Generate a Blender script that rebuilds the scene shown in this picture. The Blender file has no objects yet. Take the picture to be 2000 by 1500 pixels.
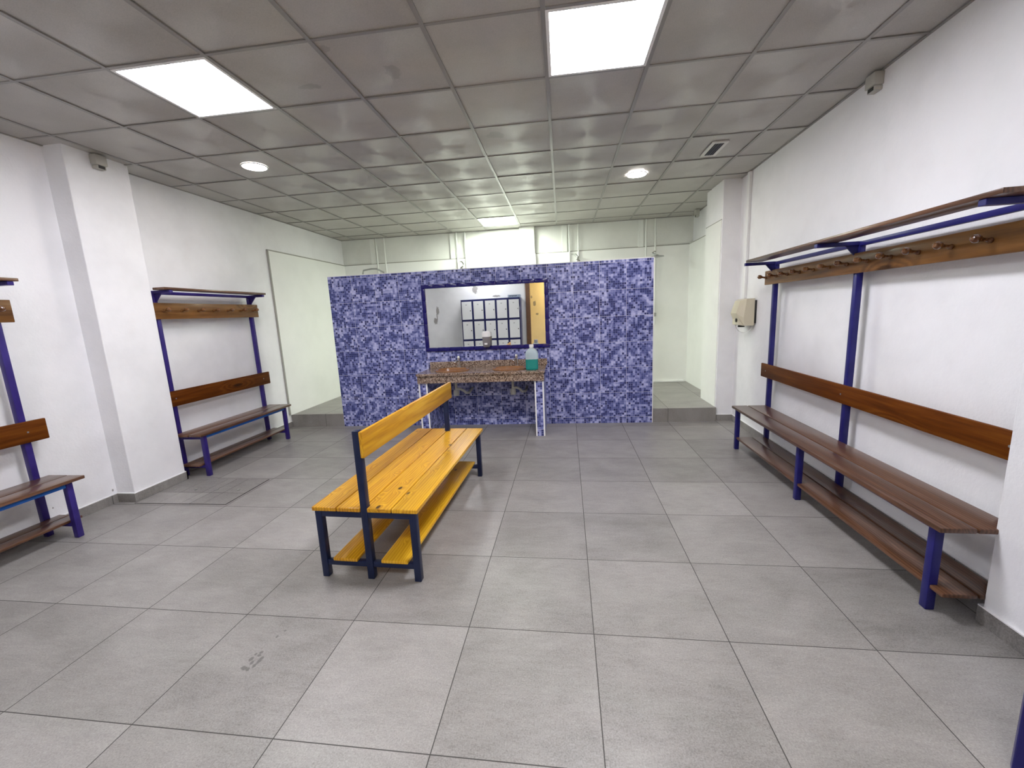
import bpy, bmesh, math, random
from mathutils import Vector, Matrix
random.seed(7)
scene = bpy.context.scene
COL = scene.collection
PI = math.pi

# ------------------------------------------------------------------ dimensions (metres, camera above the origin)
HC = 2.905                      # ceiling height
CGX, CGY = -0.656, 2.258        # ceiling grid origin, 0.6 m cells
FX0, FY0, FTX, FTY, FROT = 0.0924, 4.0652, 0.5911, 0.5870, -0.00978
XL = -3.93                      # left wall
def XR(y): return 2.022 + 0.0189 * y      # right wall leans off the grid a little
YB = 7.39                       # back wall
YP = 5.385                      # tiled partition front
YF = -1.15                      # wall behind the camera
XN = 1.855                      # near right pier

# ------------------------------------------------------------------ node helpers
class NT:
    def __init__(s, name):
        s.m = bpy.data.materials.new(name); s.m.use_nodes = True
        s.t = s.m.node_tree; s.t.nodes.clear()
        s.out = s.t.nodes.new('ShaderNodeOutputMaterial')
        s.b = s.t.nodes.new('ShaderNodeBsdfPrincipled')
        s.t.links.new(s.b.outputs[0], s.out.inputs[0])
    def n(s, typ, **kw):
        nd = s.t.nodes.new(typ)
        for k, v in kw.items(): setattr(nd, k, v)
        return nd
    def l(s, a, b): s.t.links.new(a, b)
    def put(s, sock, v):
        if hasattr(v, 'is_output'): s.l(v, sock)
        elif isinstance(v, (tuple, list)) and len(v) == 3 and sock.type == 'RGBA': sock.default_value = (*v, 1)
        else: sock.default_value = v
    def set(s, **kw):
        for k, v in kw.items(): s.put(s.b.inputs[k.replace('_', ' ')], v)
    def math(s, op, a, b=None, c=None, clamp=False):
        nd = s.n('ShaderNodeMath', operation=op); nd.use_clamp = clamp
        for i, v in enumerate((a, b, c)):
            if v is not None: s.put(nd.inputs[i], v)
        return nd.outputs[0]
    def vmath(s, op, a, b=None):
        nd = s.n('ShaderNodeVectorMath', operation=op)
        s.put(nd.inputs[0], a)
        if b is not None: s.put(nd.inputs[1], b)
        return nd.outputs['Value'] if op in ('LENGTH', 'DISTANCE', 'DOT_PRODUCT') else nd.outputs['Vector']
    def mix(s, f, a, b, typ='MIX'):
        nd = s.n('ShaderNodeMix', data_type='RGBA', blend_type=typ)
        s.put(nd.inputs[0], f); s.put(nd.inputs[6], a); s.put(nd.inputs[7], b)
        return nd.outputs[2]
    def obj(s): return s.n('ShaderNodeTexCoord').outputs['Object']
    def mapping(s, v, loc=(0, 0, 0), rot=(0, 0, 0), scale=(1, 1, 1), typ='POINT'):
        nd = s.n('ShaderNodeMapping', vector_type=typ); s.l(v, nd.inputs['Vector'])
        nd.inputs['Location'].default_value = loc; nd.inputs['Rotation'].default_value = rot; nd.inputs['Scale'].default_value = scale
        return nd.outputs[0]
    def noise(s, v, scale=5, detail=2, rough=.5, dist=0):
        nd = s.n('ShaderNodeTexNoise'); s.l(v, nd.inputs['Vector'])
        nd.inputs['Scale'].default_value = scale; nd.inputs['Detail'].default_value = detail
        nd.inputs['Roughness'].default_value = rough; nd.inputs['Distortion'].default_value = dist
        return nd.outputs['Fac']
    def voro(s, v, scale=5, out='Distance', feature='F1'):
        nd = s.n('ShaderNodeTexVoronoi', feature=feature); s.l(v, nd.inputs['Vector']); nd.inputs['Scale'].default_value = scale
        return nd.outputs[out]
    def white(s, v, out='Value'):
        nd = s.n('ShaderNodeTexWhiteNoise', noise_dimensions='3D'); s.l(v, nd.inputs['Vector']); return nd.outputs[out]
    def ramp(s, f, stops, interp='LINEAR'):
        nd = s.n('ShaderNodeValToRGB'); s.l(f, nd.inputs[0]); cr = nd.color_ramp; cr.interpolation = interp
        while len(cr.elements) < len(stops): cr.elements.new(0.5)
        for e, (p, c) in zip(cr.elements, stops):
            e.position = p; e.color = (c, c, c, 1) if not isinstance(c, tuple) else (*c, 1)
        return nd.outputs[0]
    def bump(s, h, strength=.3, dist=.01, normal=None):
        nd = s.n('ShaderNodeBump'); nd.inputs['Strength'].default_value = strength; nd.inputs['Distance'].default_value = dist
        s.l(h, nd.inputs['Height'])
        if normal is not None: s.l(normal, nd.inputs['Normal'])
        s.l(nd.outputs[0], s.b.inputs['Normal']); return nd.outputs[0]
    def sep(s, v):
        nd = s.n('ShaderNodeSeparateXYZ'); s.l(v, nd.inputs[0]); return nd.outputs
    def comb(s, x=0., y=0., z=0.):
        nd = s.n('ShaderNodeCombineXYZ')
        for i, v in enumerate((x, y, z)): s.put(nd.inputs[i], v)
        return nd.outputs[0]
    def smooth(s, v, a, b):
        nd = s.n('ShaderNodeMapRange', interpolation_type='SMOOTHSTEP'); s.l(v, nd.inputs[0])
        nd.inputs[1].default_value = a; nd.inputs[2].default_value = b
        return nd.outputs[0]

def plain(name, col, rough=.5, metal=0., spec=.5, coat=0.):
    k = NT(name); k.set(Base_Color=col, Roughness=rough, Metallic=metal)
    k.b.inputs['Specular IOR Level'].default_value = spec
    k.b.inputs['Coat Weight'].default_value = coat
    return k.m

def emit(name, col, strength):
    k = NT(name); k.set(Base_Color=(.8, .8, .8), Emission_Color=col, Emission_Strength=strength, Roughness=.6); return k.m

def spots(k, pos, items, wob=.35, freq=25):
    """irregular dirt spots: mask 0..1 from a list of (centre, (rx, ry, rz))"""
    tot = None
    nz = k.noise(pos, freq, 3)
    for c, r in items:
        d = k.vmath('LENGTH', k.vmath('DIVIDE', k.vmath('SUBTRACT', pos, c), r))
        d = k.math('ADD', d, k.math('MULTIPLY', k.math('SUBTRACT', nz, .5), wob * 4))
        f = k.math('SUBTRACT', 1., k.smooth(d, .75, 1.05))
        tot = f if tot is None else k.math('MAXIMUM', tot, f)
    return tot

def plaster(name, col, marks=(), bump=.35, dirt=.06):
    k = NT(name); p = k.obj()
    big = k.noise(p, 1.3, 4, .6); small = k.noise(p, 55, 3, .6); mid = k.noise(p, 9, 3)
    dark = tuple(c * (1 - dirt * 2.2) for c in col)
    c = k.mix(k.smooth(big, .35, .75), col, dark)
    if marks:
        c = k.mix(k.math('MULTIPLY', spots(k, p, marks), .75), c, (.16, .14, .12))
    k.set(Base_Color=c, Roughness=.62)
    k.bump(k.math('ADD', small, k.math('MULTIPLY', mid, 1.6)), bump, .006)
    return k.m

M = {}
M['plaster'] = plaster('white_plaster', (.86, .86, .88))
M['plaster_left'] = plaster('white_plaster_left', (.86, .86, .88), [((XL, 2.955, .118), (.05, .008, .014)), ((XL, 2.53, .165), (.05, .006, .008))])
M['plaster_front'] = plaster('stained_plaster', (.74, .74, .73),
    [((-2.46, YF, 2.20), (.09, .1, .13)), ((-3.60, YF, 1.66), (.05, .1, .12)), ((-3.68, YF, 1.36), (.06, .1, .10)),
     ((-3.63, YF, 1.5), (.02, .1, .16)), ((-1.85, YF, 1.98), (.12, .1, .03))])
M['ochre'] = plaster('ochre_plaster', (.80, .63, .32), [((-.86, -2.4, 1.75), (.05, .1, .09)), ((-.78, -2.4, 1.42), (.05, .1, .04)), ((-.95, -2.4, 1.95), (.03, .1, .05))])
M['clad'] = plaster('glazed_white_cladding', (.86, .87, .85), bump=.12, dirt=.03)
M['trimwhite'] = plain('white_trim', (.82, .82, .82), .4)
M['joint_shade'] = plain('grey_joint_and_lip_shade', (.34, .34, .31), .7)  # dirty cladding joint; its grey also holds the ledge's lip shade
M['dark'] = plain('dark_gap', (.012, .011, .010), .7)

def floor_mat(name, stain=True, tone=1.0):
    k = NT(name); p = k.obj()
    c, s = math.cos(FROT), math.sin(FROT)
    loc = (c * FX0 - s * FY0, s * FX0 + c * FY0, 0)
    q = k.mapping(p, loc, (0, 0, FROT), (FTX, FTY, 1), 'TEXTURE')
    x, y, _ = k.sep(q)
    cell = k.comb(k.math('FLOOR', x), k.math('FLOOR', y), 0.)
    fx, fy = k.math('FRACT', x), k.math('FRACT', y)
    ex = k.math('MINIMUM', fx, k.math('SUBTRACT', 1., fx)); ey = k.math('MINIMUM', fy, k.math('SUBTRACT', 1., fy))
    e = k.math('MULTIPLY', k.math('MINIMUM', ex, ey), .589)
    grout = k.math('SUBTRACT', 1., k.smooth(e, .0014, .0026))
    rnd = k.white(cell)
    # each tile its own cut of the stone print
    off = k.vmath('ADD', p, k.vmath('MULTIPLY', k.white(cell, 'Color'), (7., 7., 7.)))
    cloud = k.noise(k.mapping(off, scale=(1., 1.6, 1)), 3.2, 5, .6, .4)
    streak = k.noise(k.mapping(off, rot=(0, 0, .25), scale=(5, 18, 1)), 2.2, 4, .65)
    speck = k.noise(p, 170, 2, .75); grain = k.noise(p, 75, 3, .6)
    v = k.math('ADD', k.math('MULTIPLY', cloud, .55), k.math('MULTIPLY', streak, .28))
    v = k.math('ADD', v, k.math('MULTIPLY', k.math('SUBTRACT', speck, .5), .85))
    v = k.math('ADD', v, k.math('MULTIPLY', k.math('SUBTRACT', grain, .5), .28))
    v = k.math('ADD', v, k.math('MULTIPLY', k.math('SUBTRACT', rnd, .5), .20))
    a, b, d = [tuple(t * tone for t in u) for u in ((.155, .146, .137), (.268, .254, .240), (.395, .378, .360))]
    col = k.ramp(v, [(.12, a), (.42, b), (.80, d)])
    col = k.mix(k.math('MULTIPLY', grout, .9), col, (.035, .033, .031))
    if stain:
        pts = []
        rs = random.Random(3)
        for i in range(13):
            t = rs.random()
            pts.append(((-1.405 + rs.uniform(-.028, .028), 1.385 + .125 * t, 0), (rs.uniform(.006, .011), rs.uniform(.007, .014), 1)))
        pts += [((-1.40, 1.60, 0), (.006, .009, 1)), ((-1.385, 1.64, 0), (.006, .007, 1))]
        col = k.mix(k.math('MULTIPLY', spots(k, p, pts, .25, 60), .6), col, (.06, .055, .052))
    k.set(Base_Color=col, Roughness=k.math('ADD', k.math('ADD', .30, k.math('MULTIPLY', speck, .18)), k.math('MULTIPLY', grout, .5)))
    k.bump(speck, .10, .0012)
    return k.m
M['floor'] = floor_mat('grey_stone_floor_tiles')
M['skirt'] = floor_mat('grey_stone_skirting', False, .95)

def ceiling_mat():
    k = NT('grey_mineral_ceiling_tiles'); p = k.obj()
    q = k.mapping(p, (CGX, CGY, 0), (0, 0, 0), (.6, .6, 1), 'TEXTURE')
    x, y, _ = k.sep(q)
    cell = k.comb(k.math('FLOOR', x), k.math('FLOOR', y), 0.)
    rnd = k.white(cell)
    cx = k.math('SUBTRACT', k.math('FRACT', x), .5); cy = k.math('SUBTRACT', k.math('FRACT', y), .5)
    radial = k.comb(cx, cy, 0.)
    speck = k.noise(p, 190, 3, .7); cloud = k.noise(k.vmath('ADD', p, k.vmath('MULTIPLY', k.white(cell, 'Color'), (3., 3., 3.))), 3.5, 4, .6)
    v = k.math('ADD', k.math('MULTIPLY', speck, .5), k.math('ADD', k.math('MULTIPLY', cloud, .35), k.math('MULTIPLY', rnd, .10)))
    col = k.ramp(v, [(.25, (.31, .297, .275)), (.50, (.42, .402, .375)), (.75, (.52, .50, .47))])
    vor = k.voro(p, 110)
    pin = k.math('SUBTRACT', 1., k.smooth(vor, .10, .22))
    col = k.mix(k.math('MULTIPLY', pin, .45), col, (.20, .19, .175))
    dirt = [((-.953, 2.616, HC), (.05, .07, 1)), ((-1.219, 2.35, HC), (.03, .03, 1)), ((-1.5, 2.66, HC), (.07, .03, 1)), ((-.50, 3.62, HC), (.10, .06, 1)),
            ((.18, 4.05, HC), (.06, .015, 1)), ((.40, 3.47, HC), (.05, .015, 1)), ((1.24, 4.03, HC), (.10, .05, 1)), ((.9, 4.09, HC), (.08, .03, 1))]
    col = k.mix(k.math('MULTIPLY', spots(k, p, dirt, .5, 18), .32), col, (.14, .13, .11))
    k.set(Base_Color=col, Roughness=.38, Anisotropic=.9)
    k.b.inputs['Specular IOR Level'].default_value = .8
    k.l(k.vmath('NORMALIZE', k.comb(k.math('MULTIPLY', cy, -1.), cx, 0.)), k.b.inputs['Tangent'])
    return k.m
M['ceil'] = ceiling_mat()
M['tbar'] = plain('dusty_grey_ceiling_bar', (.26, .25, .235), .30)

def mosaic(name='blue_mosaic_tiles', ox=-3.12):
    k = NT(name); p = k.obj(); X, Y, Z = k.sep(p)
    nrm = k.sep(k.n('ShaderNodeNewGeometry').outputs['Normal'])[0]
    side = k.math('GREATER_THAN', k.math('ABSOLUTE', nrm), .5)
    u = k.math('SUBTRACT', k.math('ADD', k.math('MULTIPLY', X, k.math('SUBTRACT', 1., side)), k.math('MULTIPLY', Y, side)), ox); w = k.math('ADD', Z, .245)
    T = .3265; nC = 12.
    def grid(val, size):
        s = k.math('DIVIDE', val, size); return k.math('FLOOR', s), k.math('FRACT', s)
    iu, fu = grid(u, T); iw, fw = grid(w, T)
    def edge(f): return k.math('MINIMUM', f, k.math('SUBTRACT', 1., f))
    grout = k.math('SUBTRACT', 1., k.smooth(k.math('MULTIPLY', k.math('MINIMUM', edge(fu), edge(fw)), T), .0014, .0030))
    cu, gu = grid(u, T / nC); cw, gw = grid(w, T / nC)
    cellv = k.comb(cu, cw, 1.5)
    r1 = k.white(cellv); r2 = k.white(k.vmath('ADD', cellv, (17.3, 5.1, 2.2)))
    line = k.math('SUBTRACT', 1., k.smooth(k.math('MINIMUM', edge(gu), edge(gw)), .05, .12))
    tilev = k.comb(iu, iw, 0.)
    pos = k.comb(u, w, 0.)
    cloud = k.noise(k.vmath('ADD', pos, k.vmath('MULTIPLY', k.white(tilev, 'Color'), (4., 4., 4.))), 7.5, 3, .6, .6)
    cells = k.noise(k.vmath('DIVIDE', cellv, (6., 6., 6.)), 1.5, 2)
    pale = k.math('ADD', k.math('MULTIPLY', k.math('SUBTRACT', cloud, .5), 2.2), k.math('ADD', k.math('MULTIPLY', r1, .62), .12))
    col = k.ramp(pale, [(.0, (.022, .030, .135)), (.20, (.058, .075, .25)), (.41, (.142, .162, .41)), (.62, (.29, .315, .60)), (.86, (.48, .50, .76))])
    col = k.mix(k.math('GREATER_THAN', r2, .86), col, (.020, .026, .125))
    linec = k.ramp(pale, [(.1, (.13, .15, .34)), (.6, (.33, .35, .58)), (.9, (.47, .49, .70))])
    col = k.mix(k.math('MULTIPLY', line, .75), col, linec)
    col = k.mix(k.math('MULTIPLY', grout, .9), col, (.55, .56, .68))
    k.set(Base_Color=col, Roughness=.34)
    k.b.inputs['Specular IOR Level'].default_value = .35
    k.bump(k.math('SUBTRACT', 1., grout), .3, .0015)
    return k.m
M['mosaic'] = mosaic()

def wood(name, dark, mid, light, knots=0., rough=.28, coat=.4, vary=.25, wear=0., spec=.5, kx=6.5, ky=2.7):
    k = NT(name); p = k.obj()
    oi = k.n('ShaderNodeObjectInfo').outputs['Random']
    p = k.vmath('ADD', p, k.comb(k.math('MULTIPLY', oi, 5.), k.math('MULTIPLY', oi, 9.), k.math('MULTIPLY', oi, 3.)))
    px_, py_, pz_ = k.sep(p)
    kd = k.voro(k.comb(k.math('MULTIPLY', k.math('ADD', px_, pz_), kx), k.math('MULTIPLY', py_, ky), 0.), 1.)
    pull = k.math('MULTIPLY', k.math('SUBTRACT', 1., k.smooth(kd, .0, .35)), .05)
    ps = k.vmath('ADD', p, k.comb(pull, 0., pull))
    wide = k.noise(k.mapping(ps, scale=(22, 1.3, 22)), 1., 4, .6, 1.2)
    fine = k.noise(k.mapping(ps, scale=(160, 6, 160)), 1., 3, .6)
    rings = k.n('ShaderNodeTexWave', wave_type='BANDS', bands_direction='X')
    k.l(k.mapping(ps, scale=(30, 2.2, 30)), rings.inputs['Vector'])
    rings.inputs['Scale'].default_value = .6; rings.inputs['Distortion'].default_value = 7.; rings.inputs['Detail'].default_value = 2
    v = k.math('ADD', k.math('MULTIPLY', wide, .6), k.math('ADD', k.math('MULTIPLY', fine, .22), k.math('MULTIPLY', rings.outputs['Fac'], .22)))
    v = k.math('ADD', v, k.math('MULTIPLY', k.math('SUBTRACT', oi, .5), vary))
    col = k.ramp(v, [(.28, dark), (.52, mid), (.78, light)])
    if knots:
        kd2 = k.math('ADD', kd, k.math('MULTIPLY', k.math('SUBTRACT', fine, .5), .05))
        col = k.mix(k.math('MULTIPLY', k.math('SUBTRACT', 1., k.smooth(kd2, .055, .115)), knots), col, tuple(c * .18 for c in dark))
    if wear:
        w = k.smooth(k.noise(k.mapping(p, scale=(9, 1.5, 9)), 1.6, 4, .65), .56, .74)
        col = k.mix(k.math('MULTIPLY', w, wear), col, tuple(min(1, c * 1.9 + .03) for c in mid))
    k.set(Base_Color=col, Roughness=rough)
    k.b.inputs['Coat Weight'].default_value = coat; k.b.inputs['Coat Roughness'].default_value = .16; k.b.inputs['Specular IOR Level'].default_value = spec
    k.bump(fine, .12, .002)
    return k.m
M['pine'] = wood('varnished_pine', (.40, .170, .006), (.60, .310, .012), (.74, .44, .030), 1., .30, .12, .32, 0, .35, 7.4, 3.9)
M['walnut'] = wood('dark_stained_wood', (.050, .021, .010), (.108, .048, .024), (.165, .080, .042), .5, .30, .25, .2, .18, .4, 5., 1.6)
M['redwood'] = wood('reddish_stained_wood', (.055, .013, .0010), (.108, .028, .002), (.165, .052, .005), .8, .5, .0, .2, 0, .10, 4., 1.1)
M['oak'] = wood('brown_stained_rail', (.075, .028, .006), (.165, .070, .016), (.26, .12, .032), .6, .42, .05, .25, 0, .28, 4., 1.3)
M['pegwood'] = wood('varnished_peg', (.09, .03, .008), (.16, .062, .018), (.22, .10, .03), 0, .16, .5)
M['doorwood'] = wood('brown_door_frame', (.06, .025, .01), (.13, .055, .02), (.2, .09, .035), 0, .4, .2)

def paint(name, col, rough=.32):
    k = NT(name); p = k.obj(); n = k.noise(p, 30, 3); f = k.noise(p, 7, 2)
    c = k.mix(k.smooth(f, .35, .7), col, tuple(min(1, t * 1.25 + .004) for t in col))
    k.set(Base_Color=c, Roughness=rough); k.b.inputs['Specular IOR Level'].default_value = .3; k.bump(n, .12, .003); return k.m
M['blue'] = paint('blue_enamel', (.013, .012, .115))
M['indigo'] = paint('indigo_enamel', (.028, .016, .145))
M['navy'] = paint('navy_enamel', (.006, .012, .045))
M['skyblue'] = paint('mid_blue_enamel', (.012, .10, .40))
M['cobalt'] = plain('cobalt_glazed_trim', (.006, .004, .12), .16, 0, .35, .15)
M['chrome'] = plain('chrome', (.75, .75, .75), .14, 1.)
M['steel'] = plain('dull_steel', (.42, .43, .42), .35, 1.)
M['black'] = plain('black_plastic', (.012, .012, .012), .4)
M['pvc'] = plain('grey_white_pvc', (.42, .42, .39), .45)
M['sensorwhite'] = plain('aged_white_plastic', (.44, .43, .39), .5)
M['beige'] = plain('beige_plastic', (.60, .55, .41), .38, 0, .5, .2)
M['pipe'] = plain('white_painted_pipe', (.80, .82, .79), .4)
M['doorwhite'] = plain('white_locker_door', (.72, .73, .72), .35)
M['lockblue'] = paint('locker_blue', (.010, .012, .075))
M['ventwhite'] = plain('white_vent', (.68, .67, .64), .45)

def granite(name='brown_granite'):
    k = NT(name); p = k.obj()
    v = k.voro(p, 95, 'Color'); vd = k.voro(p, 95)
    g = k.n('ShaderNodeRGBToBW'); k.l(v, g.inputs[0])
    n = k.noise(p, 60, 3, .6)
    f = k.math('ADD', k.math('MULTIPLY', g.outputs[0], .62), k.math('MULTIPLY', n, .38))
    c = k.ramp(f, [(.20, (.022, .017, .014)), (.36, (.12, .078, .058)), (.54, (.28, .20, .15)), (.78, (.46, .38, .31))])
    k.set(Base_Color=c, Roughness=.16); return k.m
M['granite'] = granite()
M['basin'] = plain('brown_glazed_basin', (.27, .125, .050), .18, 0, .5, .5)

def mirror_mat():
    k = NT('mirror_glass'); p = k.obj()
    n = k.noise(p, 3.5, 4, .6)
    k.set(Base_Color=(.84, .86, .85), Metallic=1., Roughness=k.math('MULTIPLY', k.smooth(n, .55, .85), .05))
    w = k.noise(k.mapping(p, scale=(1., 1., .6)), 1.1, 1)
    k.bump(w, .05, .02)
    return k.m
M['mirror'] = mirror_mat()
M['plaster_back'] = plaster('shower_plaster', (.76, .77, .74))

def clear_plastic():
    k = NT('cloudy_clear_plastic')
    k.set(Base_Color=(.80, .93, .92), Roughness=.35, IOR=1.15)
    k.b.inputs['Transmission Weight'].default_value = .62
    return k.m
M['clear'] = clear_plastic()
def liquid():
    k = NT('teal_soap_liquid'); k.set(Base_Color=(.012, .27, .24), Roughness=.2); k.b.inputs['Transmission Weight'].default_value = .15; return k.m
M['teal'] = liquid()
M['grey_smoke'] = plain('smoky_grey_plastic', (.20, .19, .20), .25, 0, .5, .3)

# light colours: cool panels in front, greener one over the showers, warm lamp in the passage
M['panel'] = emit('cool_white_diffuser', (.935, .93, 1.0), 19.)
M['panel_right'] = emit('cool_white_diffuser_right', (.945, .935, 1.0), 28.)
M['panel_rear'] = emit('cool_white_diffuser_rear', (.945, .94, 1.0), 18.)
M['panel_shower'] = emit('greenish_white_diffuser', (.93, 1.0, .86), 36.)
M['spot'] = emit('warm_white_diffuser', (1.0, .93, .88), 52.)
M['spot_passage'] = emit('amber_lamp', (1.0, .84, .58), 230.)

# ------------------------------------------------------------------ mesh helpers
class MB:
    def __init__(s): s.bm = bmesh.new()
    def box(s, x0, x1, y0, y1, z0, z1, bev=0., seg=2, rot=None, piv=None):
        r = bmesh.ops.create_cube(s.bm, size=1.); vs = r['verts']
        for v in vs:
            v.co = Vector(((x0 + x1) / 2 + v.co.x * (x1 - x0), (y0 + y1) / 2 + v.co.y * (y1 - y0), (z0 + z1) / 2 + v.co.z * (z1 - z0)))
        if bev:
            es = list({e for v in vs for e in v.link_edges})
            nv = bmesh.ops.bevel(s.bm, geom=es, offset=bev, segments=seg, affect='EDGES', profile=.5)
            vs = list({v for v in nv['verts']} | {v for v in vs if v.is_valid})
        if rot is not None:
            c = Vector(piv) if piv is not None else Vector(((x0 + x1) / 2, (y0 + y1) / 2, (z0 + z1) / 2))
            bmesh.ops.rotate(s.bm, verts=vs, cent=c, matrix=rot)
        return s
    def prism(s, pts, z0, z1, axis='z'):
        """extrude polygon; axis z: (x,y); axis x: (y,z) from x=z0..z1; axis y: (x,z)"""
        def P(a, b, h): return {'z': (a, b, h), 'x': (h, a, b), 'y': (a, h, b)}[axis]
        b0 = [s.bm.verts.new(P(a, b, z0)) for a, b in pts]; b1 = [s.bm.verts.new(P(a, b, z1)) for a, b in pts]
        n = len(pts)
        s.bm.faces.new(b0); s.bm.faces.new(list(reversed(b1)))
        for i in range(n): s.bm.faces.new((b0[i], b1[i], b1[(i + 1) % n], b0[(i + 1) % n]))
        return s
    def cyl(s, p0, p1, r, seg=16, r2=None):
        p0, p1 = Vector(p0), Vector(p1); d = p1 - p0
        rot = d.to_track_quat('Z', 'Y').to_matrix().to_4x4()
        bmesh.ops.create_cone(s.bm, cap_ends=True, segments=seg, radius1=r, radius2=r if r2 is None else r2, depth=d.length,
                              matrix=Matrix.Translation((p0 + p1) / 2) @ rot)
        return s
    def tube(s, pts, r, seg=10):
        """round tube along a polyline"""
        pts = [Vector(p) for p in pts]; rings = []
        up = Vector((0, 0, 1))
        for i, p in enumerate(pts):
            d = (pts[min(i + 1, len(pts) - 1)] - pts[max(i - 1, 0)]).normalized()
            a = d.cross(up)
            if a.length < 1e-3: a = d.cross(Vector((0, 1, 0)))
            a.normalize(); b = d.cross(a).normalized()
            rings.append([s.bm.verts.new(p + r * (math.cos(2 * PI * k / seg) * a + math.sin(2 * PI * k / seg) * b)) for k in range(seg)])
        for A, B in zip(rings, rings[1:]):
            for k in range(seg): s.bm.faces.new((A[k], A[(k + 1) % seg], B[(k + 1) % seg], B[k]))
        s.bm.faces.new(list(reversed(rings[0]))); s.bm.faces.new(rings[-1]); return s
    def lathe(s, prof, c=(0, 0, 0), axis='z', seg=24, sx=1., sy=1., close=True):
        """prof: list of (radius, height) along axis"""
        rings = []
        for r, h in prof:
            ring = []
            for k in range(seg):
                a = 2 * PI * k / seg; u, w = r * math.cos(a) * sx, r * math.sin(a) * sy
                co = {'z': (u, w, h), 'x': (h, u, w), 'y': (u, h, w)}[axis]
                ring.append(s.bm.verts.new(Vector(c) + Vector(co)))
            rings.append(ring)
        for A, B in zip(rings, rings[1:]):
            for k in range(seg): s.bm.faces.new((A[k], A[(k + 1) % seg], B[(k + 1) % seg], B[k]))
        if close:
            s.bm.faces.new(list(reversed(rings[0]))); s.bm.faces.new(rings[-1])
        return s
    def hull(s, pts):
        vs = [s.bm.verts.new(p) for p in pts]; bmesh.ops.convex_hull(s.bm, input=vs); return s
    def build(s, name, mat, parent=None, smooth=False, loc=None, rotz=0.):
        bmesh.ops.recalc_face_normals(s.bm, faces=s.bm.faces)
        me = bpy.data.meshes.new(name); s.bm.to_mesh(me); s.bm.free()
        me.materials.append(M[mat] if isinstance(mat, str) else mat)
        if smooth:
            for p in me.polygons: p.use_smooth = True
            try: me.set_sharp_from_angle(angle=math.radians(35))
            except Exception: pass
        o = bpy.data.objects.new(name, me); COL.objects.link(o)
        if parent: o.parent = parent
        if loc: o.location = loc
        if rotz: o.rotation_euler = (0, 0, rotz)
        return o

def tag(o, label, cat, group=None):
    o['label'] = label; o['category'] = cat
    if group: o['group'] = group
    return o
def thing(name, label, cat, loc=(0, 0, 0), rotz=0., group=None):
    o = bpy.data.objects.new(name, None); COL.objects.link(o)
    o.empty_display_size = .1; o.location = loc; o.rotation_euler = (0, 0, rotz)
    return tag(o, label, cat, group)
def struct(name, mb, mat, parent=None):
    o = mb.build(name, mat, parent); 
    if not parent: o['kind'] = 'structure'
    return o
def dup(root, loc, rotz=None, label=None, group=None):
    def cp(o, par):
        c = o.copy(); COL.objects.link(c)
        if par: c.parent = par
        for ch in list(o.children): cp(ch, c)
        return c
    kids = list(root.children)
    r = root.copy(); COL.objects.link(r); r.location = loc
    if rotz is not None: r.rotation_euler = (0, 0, rotz)
    for ch in kids: cp(ch, r)
    if label: r['label'] = label
    if group: r['group'] = group
    return r

# ================================================================== SETTING
YE = -2.40
struct('floor', MB().box(XL - .1, 2.3, YE - .1, YB + .1, -.1, 0), 'floor')
fs = MB()
fs.box(XL, 2.0, 5.486, 5.44 + .56, 0, .18); fs.box(XL, 2.13, 6.0, YB, 0, .18)
fs.box(XL, -3.124, 5.40, 5.486, 0, .18); fs.box(1.126, 1.915, 5.40, 5.486, 0, .18)
struct('floor_shower', fs, 'skirt')

w = MB().box(XL - .1, XL, YE, YB + .1, 0, HC + .1)
wl = struct('wall_left', w, 'plaster_left')
MB().box(XL - .02, -3.755, 2.985, 3.48, 0, HC + .02, .006).build('pilaster', 'plaster', wl)
MB().box(XL - .01, XL + .022, 5.37, YB, .18, 2.462).build('shower_cladding', 'clad', wl)
ej = MB().box(XL - .01, XL + .021, 5.352, 5.37, .18, 2.478); ej.box(XL - .01, XL + .021, 5.37, YB - .022, 2.462, 2.478); ej.build('edge_joint_shade', 'joint_shade', wl)

w = MB().prism([(XR(1.5), 1.5), (XR(YB + .1), YB + .1), (XR(YB) + .15, YB + .1), (XR(1.5) + .15, 1.5)], 0, HC + .1)
wr = struct('wall_right', w, 'plaster')
MB().box(1.92, 2.2, 5.44, 6.01, 0, HC + .02, .006).build('pilaster', 'plaster', wr)
MB().box(1.912, 1.95, 5.46, 6.0, .18, 2.462).build('pilaster_cladding', 'clad', wr)
MB().box(2.10, 2.16, 6.01, YB, .18, 2.462).build('shower_cladding', 'clad', wr)
ej = MB().box(2.101, 2.16, 6.01, YB - .02, 2.462, 2.474); ej.box(1.9125, 1.95, 5.46, 6.0, 2.462, 2.472); ej.build('edge_joint_shade', 'joint_shade', wr)
struct('wall_right_pier', MB().box(XN, 2.25, YE, 1.905, 0, HC + .1, .005), 'plaster')

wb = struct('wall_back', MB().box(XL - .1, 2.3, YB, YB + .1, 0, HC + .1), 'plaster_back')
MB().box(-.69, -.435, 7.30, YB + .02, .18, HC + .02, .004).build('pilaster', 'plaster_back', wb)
cl = MB(); cl.box(XL, -.70, YB - .02, YB + .01, .18, 2.462); cl.box(-.425, 2.11, YB - .02, YB + .01, .18, 2.462)
cl.box(-.70, -.425, 7.285, YB, .18, 2.462); cl.build('shower_cladding', 'clad', wb)
ej = MB().box(XL + .022, -.70, YB - .019, YB + .01, 2.462, 2.476); ej.box(-.425, 2.10, YB - .019, YB + .01, 2.462, 2.476); ej.build('edge_joint_shade', 'joint_shade', wb)  # dark line under the ledge lip, put into a grey strip
struct('trim_1', MB().box(1.0, 2.06, YB - .06, YB - .02, .18, .21, .006), 'trimwhite')

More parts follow.
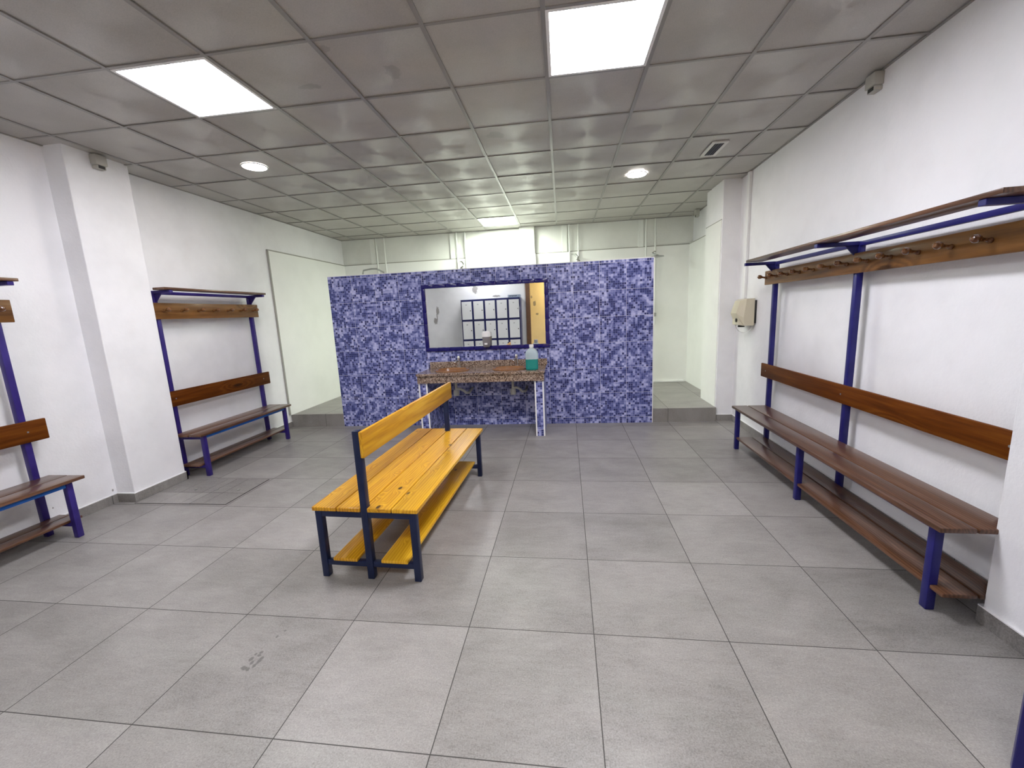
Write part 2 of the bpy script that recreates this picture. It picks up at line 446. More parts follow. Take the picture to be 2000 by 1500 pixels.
wf = MB(); wf.box(XL, -1.02, YF - .12, YF, 0, HC + .1); wf.box(-1.02, XN, YF - .12, YF, 2.35, HC + .1)
struct('wall_front', wf, 'plaster_front')
df = MB(); df.box(-1.02, -.90, YF - .14, YF + .02, 0, 2.35); df.box(-.90, XN, YF - .14, YF + .02, 2.31, 2.35)
struct('trim_2', df, 'doorwood')
struct('wall_passage', MB().box(XL, XN, YE - .1, YE, 0, HC + .1), 'ochre')

# ceiling: separate boards resting in a grid of bars
px = {(-3, 0), (1, 0), (-1, 7), (-3, -5), (1, -5)}
cb = MB()
nx0, nx1, ny0, ny1 = -6, 5, -8, 9
for i in range(nx0, nx1):
    for j in range(ny0, ny1):
        x0, y0 = CGX + .6 * i, CGY + .6 * j
        if (i, j) in px: continue
        xa, xb, ya, yb = max(x0 + .004, XL), min(x0 + .596, 2.2), max(y0 + .004, YE), min(y0 + .596, YB)
        if xb - xa < .02 or yb - ya < .02: continue
        dz = random.uniform(-.0015, .003)
        cb.box(xa, xb, ya, yb, HC + .006 + dz, HC + .02 + dz)
cb.box(XL, 2.2, YE, YB, HC + .05, HC + .07)
ce = struct('ceiling', cb, 'ceil')
tb = MB()
for i in range(nx0 + 1, nx1):
    x = CGX + .6 * i
    tb.box(x - .012, x + .012, YE, YB, HC, HC + .006); tb.box(x - .002, x + .002, YE, YB, HC + .006, HC + .045)
for j in range(ny0 + 1, ny1):
    y = CGY + .6 * j
    for i in range(nx0, nx1):
        x0 = max(CGX + .6 * i + .0125, XL); x1 = min(CGX + .6 * i + .5875, 2.13)
        if x1 > x0: tb.box(x0, x1, y - .009, y + .009, HC + .0005, HC + .006)
    tb.box(XL, 2.13, y - .002, y + .002, HC + .006, HC + .045)
# wall angles
tb.box(XL, XL + .018, YE, YB, HC, HC + .006); tb.box(XL, 2.13, YB - .018, YB, HC, HC + .006)
tb.prism([(XR(1.9) - .018, 1.9), (XR(1.9), 1.9), (XR(YB), YB), (XR(YB) - .018, YB)], HC, HC + .006)
tb.build('ceiling_grid', 'tbar', ce)

# tiled partition
wp = struct('wall_partition', MB().box(-3.12, 1.122, YP + .012, YP + .10, 0, 2.070), 'clad')
MB().box(-3.12, 1.122, YP, YP + .012, 0, 2.070).build('tile_facing', 'mosaic', wp)
et = MB().box(-3.12, 1.130, YP - .001, YP + .101, 2.070, 2.078); et.box(1.122, 1.131, YP - .001, YP + .101, 0, 2.070)
et.build('edge_trim', 'trimwhite', wp)

# skirting
def skirt(name, polys):
    b = MB(); t = MB()
    for (x0, y0, x1, y1, nx, ny) in polys:
        d = .012; q = [(x0, y0), (x1, y1), (x1 + nx * d, y1 + ny * d), (x0 + nx * d, y0 + ny * d)]
        b.prism(q, 0, .078); t.prism(q, .078, .084)
    o = struct(name, b, 'skirt'); t.build('white_edge_strip', 'trimwhite', o); return o
skirt('baseboard_left', [(XL, YF, XL, 2.985, 1, 0), (XL, 2.985, -3.743, 2.985, 0, -1), (-3.755, 2.985, -3.755, 3.492, 1, 0),
                         (XL, 3.48, -3.743, 3.48, 0, 1), (XL, 3.492, XL, 5.39, 1, 0)])
skirt('baseboard_right', [(XR(1.905), 1.905, XR(5.44), 5.44, -1, 0), (1.917, 5.44, XR(5.44), 5.44, 0, -1)])
skirt('baseboard_pier', [(XN, YF, XN, 1.917, -1, 0), (XN, 1.905, XR(1.9), 1.905, 0, 1)])
skirt('baseboard_front', [(XL + .012, YF, -1.02, YF, 0, 1)])

# open blue door at the right edge of the view
d1 = struct('door_1', MB().box(0, .60, -.02, .02, .012, 2.02, .004), 'blue')
d1.location = (1.352, 1.238, 0); d1.rotation_euler = (0, 0, math.radians(-42))
hb = MB().cyl((.06, -.02, 1.02), (.06, -.065, 1.02), .011).cyl((.06, -.06, 1.02), (.17, -.06, 1.02), .009)
hb.build('door_handle', 'steel', d1, True)

# ================================================================== CEILING FITTINGS
def light_panel(i, j, mat, label):
    x0, y0 = CGX + .6 * i, CGY + .6 * j
    t = thing('ceiling_light_panel', label, 'ceiling light', (x0 + .3, y0 + .3, HC), 0, 'square ceiling light panels')
    f = MB()
    for a in ((-.290, .290, -.290, -.272), (-.290, .290, .272, .290), (-.290, -.272, -.272, .272), (.272, .290, -.272, .272)):
        f.box(*a, -.001, .012)
    f.build('frame', 'trimwhite', t)
    MB().box(-.272, .272, -.272, .272, .003, .010).build('diffuser', mat, t)
    return t
light_panel(-3, 0, 'panel', 'lit square ceiling panel on the left, above the left wall and the pine bench')
light_panel(1, 0, 'panel_right', 'largest lit square ceiling panel, cut by the top edge of the photo, right of centre')
light_panel(-1, 7, 'panel_shower', 'small far lit ceiling panel over the showers behind the blue tiled partition')
light_panel(-3, -5, 'panel_rear', 'lit square ceiling panel above the lockers behind the viewer')
light_panel(1, -5, 'panel_rear', 'lit square ceiling panel by the passage opening behind the viewer')

def downlight(x, y, label, mat='spot'):
    t = thing('round_downlight', label, 'downlight', (x, y, HC), 0, 'round ceiling downlights')
    MB().lathe([(.098, .004), (.098, -.004), (.106, -.004), (.108, 0), (.108, .005)], seg=40, close=False).build('ring', 'trimwhite', t, True)
    MB().cyl((0, 0, -.002), (0, 0, .004), .098, 40).build('diffuser', mat, t)
    return t
downlight(CGX - 3.5 * .6, CGY + 2.5 * .6, 'round warm downlight on the left, in front of the left pilaster')
downlight(CGX + 2.5 * .6, CGY + 4.5 * .6, 'round warm downlight on the right, left of the dark slotted vent')
downlight(.1, -1.75, 'round amber lamp on the ceiling of the passage behind the viewer', 'spot_passage')

v = thing('air_vent', 'small white rectangular vent with dark slots in a ceiling tile at right', 'air vent', (1.445, 4.38, HC))
f = MB()
for a in ((-.072, .072, -.178, -.15), (-.072, .072, .15, .178), (-.072, -.042, -.15, .15), (.042, .072, -.15, .15)): f.box(*a, -.006, .005)
f.build('frame', 'ventwhite', v)
MB().box(-.042, .042, -.15, .15, -.0035, .005).build('duct_shade_plate', 'dark', v)  # black plate stands in for the shaded depth of the duct
for k in range(3):
    MB().box(-.024 + .024 * k - .0018, -.024 + .024 * k + .0018, -.15, .15, -.006, -.0036).build('slat', 'lockblue', v)

def sensor(x, y, z, rz, label):
    t = thing('motion_sensor', label, 'sensor', (x, y, z), rz, 'small wall boxes by the ceiling')
    MB().box(0, .075, -.06, .06, -.055, .055, .008).build('housing', 'sensorwhite', t, True)
    MB().box(.0, .06, -.05, .05, -.095, -.055, .008).build('lower_housing', 'sensorwhite', t, True)
    MB().box(.060, .064, -.032, .032, -.09, -.06).build('window', 'black', t)
    t.scale = (.8, .75, .72)
    return t
sensor(XR(3.29), 3.25, 2.862, PI, 'small off-white sensor box high on the right wall under the ceiling edge')
sensor(-3.755, 3.215, 2.862, 0, 'small off-white sensor box at the top of the left pilaster')
sensor(2.10, 6.93, 2.862, PI, 'tiny sensor box in the far right corner above the shower')

# ================================================================== WALL BENCHES WITH COAT RACKS
# local frame: wall plane at x=0, bench towards +x (mirrored for the right wall with sgn), y along the wall
def coat_bench(label, loc, rotz, sgn, y0, y1, frames, metal, pegs, seat_x=(.075, .40), seatz=.452, rail_y=None, back_y=None, seat_y=None,
               rail_z=(1.575, 1.73), back_z=(.72, .875), shelf_z=1.84, shelf_y=None, shelf_x=(.27, .38), leg_x=.345, low_x=(.09, .325), split=None, group=None, lowwood='walnut'):
    t = thing('changing_room_bench', label, 'bench', loc, rotz, group)
    def X(a, b): return (a, b) if sgn > 0 else (-b, -a)
    def box(mb, xa, xb, *r, **k):
        a, b = X(xa, xb); return mb.box(a, b, *r, **k)
    pz = .04
    for fy in frames:
        p = MB(); box(p, .06, .10, fy - .02, fy + .02, 0, shelf_z - .003, bev=.004); p.build('post', metal, t, True)
        l = MB(); box(l, leg_x - .02, leg_x + .02, fy - .02, fy + .02, 0, seatz - .025, bev=.005); l.build('leg', metal, t, True)
        c = MB(); box(c, .10, leg_x - .02, fy - .018, fy + .018, seatz - .062, seatz - .026, bev=.003)
        c.build('seat_bearer', metal, t, True)
        c = MB(); box(c, .10, leg_x - .02, fy - .014, fy + .014, .085, .113, bev=.003); c.build('footrest_bearer', metal, t, True)
        # shelf bracket: flat arm and gusset
        b = MB(); box(b, .10, shelf_x[1] - .008, fy - .018, fy + .018, shelf_z - .03, shelf_z - .003, bev=.003)
        tri = [(.10, shelf_z - .03), (.175, shelf_z - .03), (.10, shelf_z - .115)]
        if sgn < 0: tri = [(-a, z) for a, z in tri]
        b.prism(tri, fy - .006, fy + .006, 'y'); b.build('shelf_bracket', metal, t)
    # long steel rails
    r = MB(); box(r, .068, .098, min(frames) + .02, max(frames) - .02, shelf_z - .035, shelf_z - .005, bev=.003); r.build('shelf_rail', metal, t, True)
    r = MB(); box(r, leg_x - .015, leg_x + .015, min(frames) + .02, max(frames) - .02, seatz - .058, seatz - .027, bev=.003); r.build('seat_rail', 'skyblue' if metal == 'indigo' else metal, t, True)
    # wood
    sy = seat_y or (y0, y1)
    mid = (seat_x[0] + .035 + seat_x[1]) / 2 + .01
    for xa, xb in ((seat_x[0] + .03, mid - .004), (mid + .004, seat_x[1])):
        s = MB(); box(s, xa, xb, sy[0], sy[1], seatz - .024, seatz, bev=.005); s.build('seat_plank', 'walnut', t, True)
    lm = (low_x[0] + low_x[1]) / 2
    def low(xa, xb, ya, yb):
        s = MB(); box(s, xa, xb, ya, yb, .1135, .133, bev=.004); s.build('footrest_plank', lowwood, t, True)
    low(low_x[0] + .02, lm - .004, sy[0] + .01, sy[1] - .01)
    if split: low(lm + .004, low_x[1], sy[0] + .01, split - .005); low(lm + .004, low_x[1], split + .005, sy[1] - .01)
    else: low(lm + .004, low_x[1] - .002, sy[0] + .01, sy[1] - .01)
    by = back_y or (y0, y1)
    s = MB(); box(s, .1005, .122, by[0], by[1], back_z[0], back_z[1], bev=.005); bk = s.build('backrest', 'redwood', t, True)
    for fy in frames:
        c = MB(); a, b = X(.121, .1245); c.cyl((a, fy, sum(back_z) / 2), (b, fy, sum(back_z) / 2), .006); c.build('bolt', 'steel', bk)
    ry = rail_y or (y0, y1)
    s = MB(); box(s, .1005, .120, ry[0], ry[1], rail_z[0], rail_z[1], bev=.004); pr_ = s.build('peg_rail', 'oak', t, True)
    prof = [(.013, 0), (.014, .007), (.0095, .015), (.0085, .032), (.010, .043), (.016, .050), (.0195, .061), (.019, .071), (.013, .081), (.004, .085)]
    first = None
    for yy in pegs:
        if first is None:
            g = MB().lathe([(r_, sgn * h) for r_, h in prof], axis='x', seg=14)
            first = g.build('coat_peg', 'pegwood', pr_, True)
            o = first
        else:
            o = first.copy(); COL.objects.link(o); o.parent = pr_
        o.location = (sgn * .1195, yy, sum(rail_z) / 2 + .001); o.rotation_euler = (0, -sgn * .18, 0)
    hy = shelf_y or (y0, y1)
    s = MB(); box(s, shelf_x[0], shelf_x[1], hy[0], hy[1], shelf_z - .003, shelf_z + .019, bev=.004)
    s.build('shelf_board', 'walnut', t, True)
    return t

GB = 'changing room benches with coat racks'
# left bench beyond the pilaster (origin on the wall at the near end of the bench)
LB = coat_bench('dark wooden bench with coat rack on blue posts, left wall, just beyond the pilaster', (XL, 3.5, 0), 0, 1, 0, 1.40, (.078, 1.303), 'indigo',
    [.115 + .1955 * k for k in range(7)], seat_x=(.055, .395), seatz=.447, rail_y=(.005, 1.385), back_y=(.005, 1.42), seat_y=(.005, 1.385), shelf_y=(.005, 1.345),
    rail_z=(1.578, 1.732), back_z=(.725, .878), shelf_z=1.848, shelf_x=(.165, .29), leg_x=.345, low_x=(.085, .31), group=GB)
dup(LB, (XL, 3.5 - 2.385, 0), 0, 'dark wooden bench with coat rack cut off by the left edge of the photo', GB)
# right bench
RB = coat_bench('long dark wooden bench with coat rack and pegs along the right wall', (XR(3.15), 3.15, 0), -math.atan(.0189), -1, -1.26, 1.15, (-1.165, .0, 1.165), 'blue',
    [-.945 + .2005 * k for k in range(12)], seat_x=(.075, .425), seatz=.46, rail_y=(-1.245, 1.30), back_y=(-1.20, 1.27), seat_y=(-1.262, 1.155), shelf_y=(-1.255, 1.125),
    rail_z=(1.64, 1.772), back_z=(.738, .872), shelf_z=1.852, shelf_x=(.225, .368), leg_x=.36, low_x=(.08, .375), split=.0, group=GB)

# ================================================================== DOUBLE-SIDED PINE BENCH IN THE MIDDLE
ct = thing('double_bench', 'honey varnished pine bench with centre backrest on navy steel legs, middle of the floor', 'bench', (-1.135, 2.045, 0), -.036)
L = 1.60; hw = .305
for ye in (.025, L - .045):
    for xe in (-hw + .02, hw - .02):
        MB().box(xe - .02, xe + .02, ye - .02, ye + .02, 0, .416, .004).build('leg', 'navy', ct, True)
    MB().box(-.02, .02, ye - .02, ye + .02, 0, .888 if ye < 1 else .86, .004).build('post', 'navy', ct, True)
    for xa, xb in ((-hw + .04, -.02), (.02, hw - .04)):
        MB().box(xa, xb, ye - .018, ye + .018, .38, .416, .003).build('seat_bearer', 'navy', ct, True)
        MB().box(xa, xb, ye - .015, ye + .015, .075, .108, .003).build('shelf_bearer', 'navy', ct, True)
def plank(pts, z0, z1, name):
    o = MB().prism(pts, z0, z1).build(name, 'pine', ct, True)
    md = o.modifiers.new('soft_edges', 'BEVEL'); md.width = .004; md.segments = 2; md.limit_method = 'ANGLE'
    return o
YA, YZ = 0., L + .02
for sx in (-1, 1):
    plank([(sx * .168, YA), (sx * .318, YA), (sx * .318, YZ), (sx * .168, YZ)], .4165, .441, 'seat_plank')
    pts = [(.163, YA), (.163, YZ), (.0025, YZ), (.0025, L - .024), (.0215, L - .024), (.0215, L - .0665), (.0025, L - .0665), (.0025, .0465), (.0215, .0465), (.0215, YA)]
    plank([(sx * a, b) for a, b in pts], .4165, .441, 'seat_plank')
for xa, xb in ((-.222, -.072), (.075, .235)):
    MB().box(xa, xb, 0, L - .01, .1085, .128, .004).build('shelf_plank', 'pine', ct, True)
bk = MB().box(.0205, .043, 0, L + .02, .735, .885, .005).build('backrest', 'pine', ct, True)

# ================================================================== WASHBASIN COUNTER
vx0, vx1 = -1.785, -.222
va = thing('washbasin_counter', 'brown granite washbasin counter on two blue tiled legs against the tiled partition', 'counter', (0, 0, 0))
va.location = (-1.0, 5.1, 0)
def vb(x0, x1, y0, y1, z0, z1, **k): return MB().box(x0 + 1.0, x1 + 1.0, y0 - 5.1, y1 - 5.1, z0, z1, **k)
BAS = ((-1.40, 5.065), (-.665, 5.065))
# worktop with oval cut-outs
bm = bmesh.new()
def ovalpts(cx, cy, rx, ry, n=40): return [(cx + rx * math.cos(2 * PI * k / n), cy + ry * math.sin(2 * PI * k / n)) for k in range(n)]
def worktop():
    m = MB(); b = m.bm; y0, y1 = 4.785, YP - .001; z1, z0 = .801, .777
    xm = [vx0, (BAS[0][0] + BAS[1][0]) / 2, vx1]
    for bi, (cx, cy) in enumerate(BAS):
        xa, xb = xm[bi], xm[bi + 1]; n = 40
        outer = []
        for k in range(n):
            a = 2 * PI * k / n; dx, dy = math.cos(a), math.sin(a)
            sx = ((xb - cx) if dx > 0 else (xa - cx)) / dx if abs(dx) > 1e-6 else 1e9
            sy = ((y1 - cy) if dy > 0 else (y0 - cy)) / dy if abs(dy) > 1e-6 else 1e9
            s_ = min(sx, sy); outer.append((cx + dx * s_, cy + dy * s_))
        for cc in ((xa, y0), (xa, y1), (xb, y0), (xb, y1)):      # snap nearest ray to each corner
            kk = min(range(n), key=lambda i: (outer[i][0] - cc[0]) ** 2 + (outer[i][1] - cc[1]) ** 2); outer[kk] = cc
        inner = ovalpts(cx, cy, .205, .160, n)
        def ring(pts, z): return [b.verts.new((x + 1.0, y - 5.1, z)) for x, y in pts]
        ot, ob, it, ib = ring(outer, z1), ring(outer, z0), ring(inner, z1), ring(inner, z0)
        for k in range(n):
            q = (k + 1) % n
            b.faces.new((it[k], ot[k], ot[q], it[q])); b.faces.new((ib[k], ib[q], ob[q], ob[k]))
            b.faces.new((it[k], it[q], ib[q], ib[k])); b.faces.new((ot[k], ob[k], ob[q], ot[q]))
    return m
bm.free()
worktop().build('worktop', 'granite', va)
vb(vx0 + .008, vx1 - .008, 4.806, 4.83, .682, .777, bev=.002).build('apron', 'granite', va)
vb(vx0, vx1 + .012, YP - .026, YP - .001, .801, .882, bev=.003).build('backsplash', 'granite', va)
for xa, xb in ((-1.772, -1.666), (-.345, -.240)):
    lg = vb(xa, xb, 4.835, YP - .001, 0, .681).build('tiled_leg', 'mosaic', va)
    tr = vb(xa - .003, xa + .014, 4.828, 4.842, 0, .681); tr.box(xb + 1.0 - .014, xb + 1.0 + .003, 4.828 - 5.1, 4.842 - 5.1, 0, .681)
    tr.build('edge_trim', 'trimwhite', lg)

def basin(cx, cy, label):
    t = thing('washbasin', label, 'washbasin', (cx, cy, .801), 0, 'brown oval washbasins')
    prof = [(.198, -.004), (.236, .000), (.240, .008), (.232, .016), (.218, .017), (.205, .010), (.192, -.02), (.165, -.075), (.115, -.115), (.05, -.13), (.02, -.132),
            (.02, -.140), (.06, -.140), (.13, -.125), (.178, -.08), (.199, -.03)]
    t.scale = (.93, .93, 1.)
    MB().lathe(prof + [prof[0]], seg=48, sy=.78, close=False).build('bowl', 'basin', t, True)
    MB().cyl((0, 0, -.134), (0, 0, -.128), .024).build('drain', 'chrome', t, True)
    tr = MB().cyl((.03, .02, -.16), (.03, .02, -.140), .03).cyl((.03, .02, -.26), (.03, .02, -.155), .018)
    tr.lathe([(.034, -.33), (.040, -.32), (.040, -.275), (.030, -.255)], (.03, .02, 0), seg=18)
    tr.tube([(.03, .02, -.245), (.08, .03, -.245), (.12, .06, -.27), (.15, .10, -.31), (.185, .14, -.315), (.20, .19, -.29), (.20, .30, -.28)], .017)
    tr.build('drain_trap', 'pvc', t, True)
    return t
basin(*BAS[0], 'brown oval washbasin on the left of the granite counter')
basin(*BAS[1], 'brown oval washbasin on the right of the granite counter, beside the plastic bottle')

def tap(x, y, label):
    t = thing('tap', label, 'tap', (x, y, .801), 0, 'chrome push taps')
    MB().lathe([(.026, 0), (.026, .006), (.019, .012), (.017, .09), (.019, .10)], seg=20).tube([(0, 0, .075), (-.012, -.03, .085), (-.03, -.075, .075), (-.035, -.09, .062)], .0115, 12).build('spout', 'chrome', t, True)
    t.scale = (1., 1., 1.22)
    MB().lathe([(.016, .1005), (.021, .106), (.021, .125), (.017, .131), (.003, .132)], seg=20).build('push_button', 'chrome', t, True)
    return t
tap(-1.365, 5.285, 'chrome tap behind the left washbasin')
tap(-.60, 5.285, 'chrome tap behind the right washbasin, left of the plastic bottle')

bo = thing('soap_jug', 'translucent plastic bottle half full of teal liquid on the right end of the counter', 'bottle', (-.375, 4.938, .801))
def rrect(w, d, r, n=6):
    pts = []
    for cx, cy, a0 in ((w / 2 - r, d / 2 - r, 0), (-w / 2 + r, d / 2 - r, PI / 2), (-w / 2 + r, -d / 2 + r, PI), (w / 2 - r, -d / 2 + r, 1.5 * PI)):
        for k in range(n + 1): a = a0 + PI / 2 * k / n; pts.append((cx + r * math.cos(a), cy + r * math.sin(a)))
    return pts
def loft(secs):
    m = MB(); rings = []
    for w_, d_, r_, z_ in secs: rings.append([m.bm.verts.new((x, y, z_)) for x, y in rrect(w_, d_, r_)])
    for A, B in zip(rings, rings[1:]):
        n = len(A)
        for k in range(n): m.bm.faces.new((A[k], A[(k + 1) % n], B[(k + 1) % n], B[k]))
    m.bm.faces.new(list(reversed(rings[0]))); m.bm.faces.new(rings[-1]); return m
loft([(.136, .106, .03, .001), (.148, .118, .03, .010), (.150, .120, .032, .03), (.148, .118, .032, .128)]).build('liquid', 'teal', bo, True)
loft([(.149, .119, .032, .1285), (.150, .120, .034, .17), (.148, .118, .036, .20), (.125, .10, .036, .228), (.08, .075, .034, .248), (.050, .050, .024, .258), (.046, .046, .0225, .268)]).build('bottle_body', 'clear', bo, True)
MB().lathe([(.026, .268), (.027, .272), (.027, .298), (.024, .302)], seg=24).build('cap', 'trimwhite', bo, True)

# mirror set in glazed blue edging
mi = thing('wall_mirror', 'wide wall mirror in a cobalt blue tiled frame above the washbasins', 'mirror', (-.9975, YP, 1.46))
MB().box(-.78, .78, -.012, 0, -.395, .395).build('mirror_glass', 'mirror', mi)
fr = MB()
ow, oh, tw = .829, .436, .05
def bar(xa, xb, za, zb, horiz):
    n = max(1, round((xb - xa if horiz else zb - za) / .166))
    for k in range(n):
        a = k / n; b = (k + 1) / n
        if horiz: fr.box(xa + (xb - xa) * a + .0006, xa + (xb - xa) * b - .0006, -.026, 0, za, zb, .006, 3)
        else: fr.box(xa, xb, -.026, 0, za + (zb - za) * a + .0006, za + (zb - za) * b - .0006, .006, 3)
bar(-ow, ow, oh - tw, oh, True); bar(-ow, ow, -oh, -oh + tw, True); bar(-ow, -ow + tw, -oh + tw, oh - tw, False); bar(ow - tw, ow, -oh + tw, oh - tw, False)
fr.build('tile_frame', 'cobalt', mi, True)

sd = thing('soap_dispenser', 'grey and white soap dispenser fixed on the lower edge of the mirror', 'soap dispenser', (-.985, YP - .013, 1.065))
MB().lathe([(.040, .0), (.048, .01), (.052, .06), (.053, .13)], (0, -.055, 0), seg=28).build('tank', 'grey_smoke', sd, True)
MB().lathe([(.055, .1305), (.056, .165), (.052, .185), (.035, .198), (.01, .202)], (0, -.055, 0), seg=28).build('lid', 'trimwhite', sd, True)
MB().box(-.018, .018, -.118, -.100, .03, .052, .004).build('push_lever', 'trimwhite', sd, True)
MB().box(-.035, .035, -.02, 0, .02, .15, .004).build('back_plate', 'trimwhite', sd, True)

# ================================================================== HAND DRYER, CONDUIT
hd = thing('hand_dryer', 'beige hand dryer on the right wall near the pilaster', 'hand dryer', (XR(5.02), 5.02, 1.215), -math.atan(.0189))
# profile: wedge top, deep lower half (local x negative = into the room)
hw_ = .135
MB().box(-.020, 0, -hw_ - .004, hw_ + .004, .035, .285, .003).build('back_plate', 'black', hd)
body = MB()
body.hull([(-.021, s * hw_, z) for s in (-1, 1) for z in (.01, .305)] + [(-.10, s * hw_ * .95, .305) for s in (-1, 1)] + [(-.150, s * hw_ * .55, .285) for s in (-1, 1)]
          + [(-.190, s * hw_ * .62, .150) for s in (-1, 1)] + [(-.13, s * hw_, .10) for s in (-1, 1)] + [(-.12, s * hw_, .01) for s in (-1, 1)] + [(-.14, s * hw_ * .7, .03) for s in (-1, 1)])
body.build('body', 'beige', hd)
lowb = MB(); lowb.hull([(-.12, s * hw_ * .9, z) for s in (-1, 1) for z in (.012, .128)] + [(-.163, s * hw_ * .66, z) for s in (-1, 1) for z in (.022, .130)])
lowb.build('front_panel', 'beige', hd)
MB().cyl((-.158, -.03, .072), (-.172, -.03, .072), .021, 20).build('push_button', 'black', hd, True)
MB().box(-.166, -.158, .0, .045, .225, .232, rot=Matrix.Rotation(-.32, 3, 'Y')).build('name_badge', 'steel', hd)
MB().cyl((-.10, 0, .012), (-.10, 0, -.008), .035, 24).build('air_outlet', 'black', hd, True)
lp = MB(); pts = []
for k in range(15):
    a = PI * k / 14; pts.append((-.06 - .055 * math.cos(a) - .01, .01 + .085 * math.cos(a), .012 - .085 * math.sin(a)))
lp.tube(pts, .0055); lp.build('cable', 'trimwhite', hd, True)

cd = MB().box(-.032, 0, -.03, .03, 1.525, HC - .002, .006).build('cable_duct', 'trimwhite', None, False, (XR(5.19), 5.19, 0))
tag(cd, 'white vertical cable duct from the ceiling down to the hand dryer', 'cable duct')

# ================================================================== SHOWERS BEHIND THE PARTITION
def shower(x, label, head):
    y = YB - .022
    t = thing('wall_shower', label, 'shower', (x, y, .18), 0, 'wall showers behind the partition')
    MB().box(-.20, -.11, .0, .02, 2.29, HC - .185, .004).build('pipe_casing', 'pipe', t)
    MB().cyl((-.075, -.012, 1.3), (-.075, -.012, HC - .185), .0125, 12).build('hot_pipe', 'pipe', t, True)
    MB().cyl((.075, -.012, 1.0), (.075, -.012, HC - .185), .0125, 12).build('cold_pipe', 'pipe', t, True)
    if head == 'disc':
        MB().tube([(.075, -.02, 2.20), (.04, -.10, 2.19), (-.02, -.24, 2.145), (.04, -.33, 2.105)], .011).build('shower_arm', 'steel', t, True)
        MB().lathe([(.012, .03), (.03, .016), (.10, .006), (.102, 0), (.10, -.004), (.02, -.006)], (.04, -.34, 2.08), seg=32).build('shower_head', 'steel', t, True)
        MB().box(.055, .095, -.06, -.02, 1.14, 1.20, .005).build('valve', 'steel', t, True)
    elif head == 'arm':
        MB().tube([(.02, -.02, 2.13), (.02, -.30, 2.165), (-.06, -.32, 2.165), (-.22, -.30, 2.150), (-.235, -.30, 2.10), (-.235, -.30, 2.02)], .014).build('shower_arm', 'steel', t, True)
    else:
        MB().tube([(-.03, -.02, 2.235), (.02, -.12, 2.22), (.06, -.16, 2.17), (.05, -.2, 2.12)], .012).build('shower_arm', 'steel', t, True)
        MB().lathe([(.014, .02), (.04, 0), (.042, -.02), (.02, -.026)], (.05, -.21, 2.11), seg=20).build('shower_head', 'steel', t, True)
    return t
shower(-3.19, 'shower at the far left behind the partition, with a bent steel rail showing', 'arm')
shower(-1.72, 'shower behind the partition above the left half of the mirror', 'small')
shower(.225, 'shower behind the partition just right of the mirror', 'small')
shower(1.48, 'shower with a flat round steel head at the right end of the partition', 'disc')

# ================================================================== FLOOR HATCH
fh = thing('floor_hatch', 'tiled inspection hatch of four strips set in the floor by the left pilaster', 'floor hatch', (-3.295, 3.215, 0))
MB().box(-.440, .440, -.268, .268, .0005, .0016).build('frame', 'dark', fh)
for k in range(4):
    xa = -.434 + .217 * k
    pl = MB().box(xa + .0015, xa + .2155, -.262, .262, .0016, .0035, .0008, 1).build('cover_strip', 'skirt', fh)
    MB().lathe([(.012, .0035), (.012, .0065), (.008, .008)], (xa + .10, .02, 0), seg=14).build('lifting_stud', 'steel', pl, True)

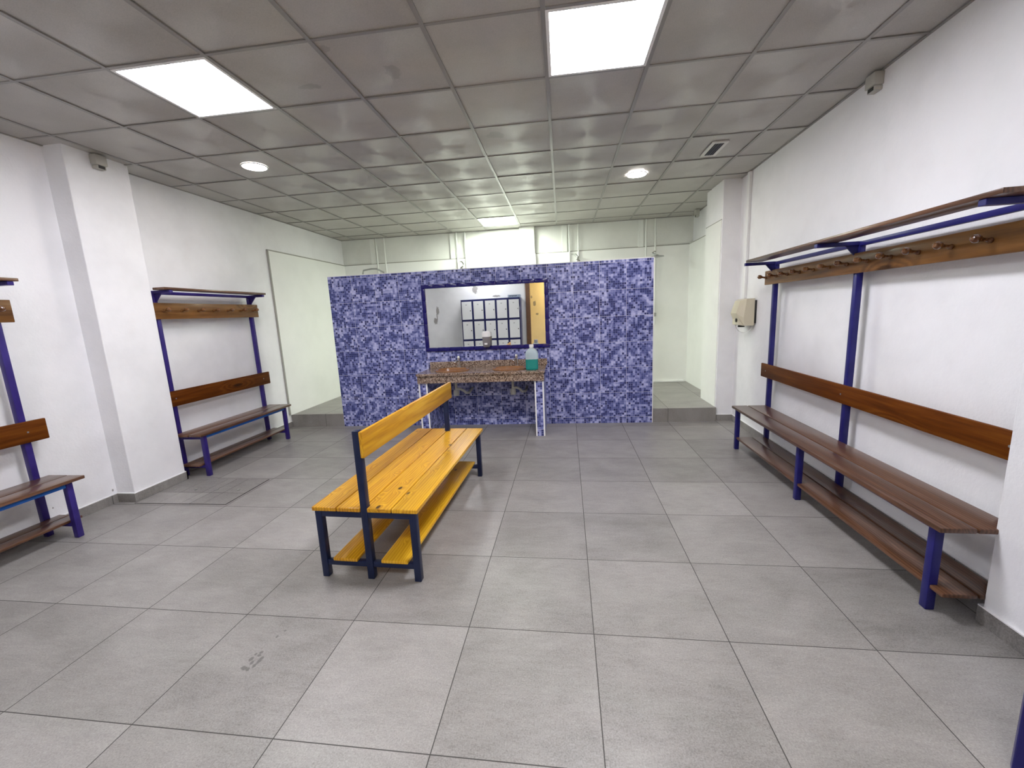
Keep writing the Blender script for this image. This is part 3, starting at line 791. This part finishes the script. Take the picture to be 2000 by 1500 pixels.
# ================================================================== BEHIND THE VIEWER (seen in the mirror)
lk = thing('locker_bank', 'navy bank of fifteen white-doored lockers reflected in the mirror', 'lockers', (-1.965, YF + .235, 0))
c_w, r_h = .330, .545
body = MB().box(-.825, .825, -.225, .215, .20, 1.905)
body.build('cabinet', 'lockblue', lk)
for sx in (-.78, .78):
    for sy in (-.18, .17): MB().box(sx - .02, sx + .02, sy - .02, sy + .02, 0, .20).build('foot', 'lockblue', lk)
for r in range(3):
    for c in range(5):
        x0 = -.825 + c_w * c + .028; z1 = 1.905 - .052 - r_h * r
        dr = MB().box(x0, x0 + c_w - .056, .2155, .234, z1 - .488, z1, .003).build('door', 'doorwhite', lk)
        MB().cyl((x0 + c_w - .09, .234, z1 - .25), (x0 + c_w - .09, .243, z1 - .25), .014, 12).build('lock', 'black', dr)
        MB().box(x0 + .105, x0 + .145, .234, .2355, z1 - .10, z1 - .075).build('number_plate', 'steel', dr)
bx = thing('cardboard_box', 'small pale blue box on top of the lockers, seen in the mirror', 'box', (-1.30, YF + .27, 1.905))
MB().box(-.17, .17, -.10, .13, 0, .075, .003).build('carton', plain('pale_blue_card', (.30, .36, .44), .6), bx)
mk = MB()
for k in range(6): mk.box(-.12 + .035 * k, -.12 + .035 * k + .02, .1305, .1312, .025 + .004 * (k % 2), .055)
mk.build('printed_marks', 'dark', bx)

# ================================================================== CAMERA
f_px = 807.2
pitch, roll, yaw = -0.16953, 0.04641, 0.12673
Rz = Matrix.Rotation(yaw, 3, 'Z'); Rx = Matrix.Rotation(pitch, 3, 'X'); Ry = Matrix.Rotation(roll, 3, 'Y')
R = Rz @ Rx @ Ry
right, fwd, up = R.col[0], R.col[1], R.col[2]
mw = Matrix(((right.x, up.x, -fwd.x, 0), (right.y, up.y, -fwd.y, 0), (right.z, up.z, -fwd.z, 1.4812), (0, 0, 0, 1)))
cam_d = bpy.data.cameras.new('camera'); cam = bpy.data.objects.new('camera', cam_d); COL.objects.link(cam)
cam_d.sensor_fit = 'HORIZONTAL'; cam_d.sensor_width = 36.; cam_d.lens = f_px / 2000 * 36.; cam_d.clip_start = .05
cam.matrix_world = mw
scene.camera = cam

# ------------------------------------------------------------------ world and colour
wd = bpy.data.worlds.new('world'); scene.world = wd; wd.use_nodes = True
wd.node_tree.nodes['Background'].inputs[0].default_value = (.5, .5, .52, 1); wd.node_tree.nodes['Background'].inputs[1].default_value = .05
vs = scene.view_settings
vs.view_transform = 'Standard'; vs.look = 'None'; vs.gamma = 1.; vs.exposure = 1.25; vs.use_curve_mapping = False
scene.cycles.max_bounces = 10; scene.cycles.diffuse_bounces = 6; scene.cycles.sample_clamp_indirect = 6.
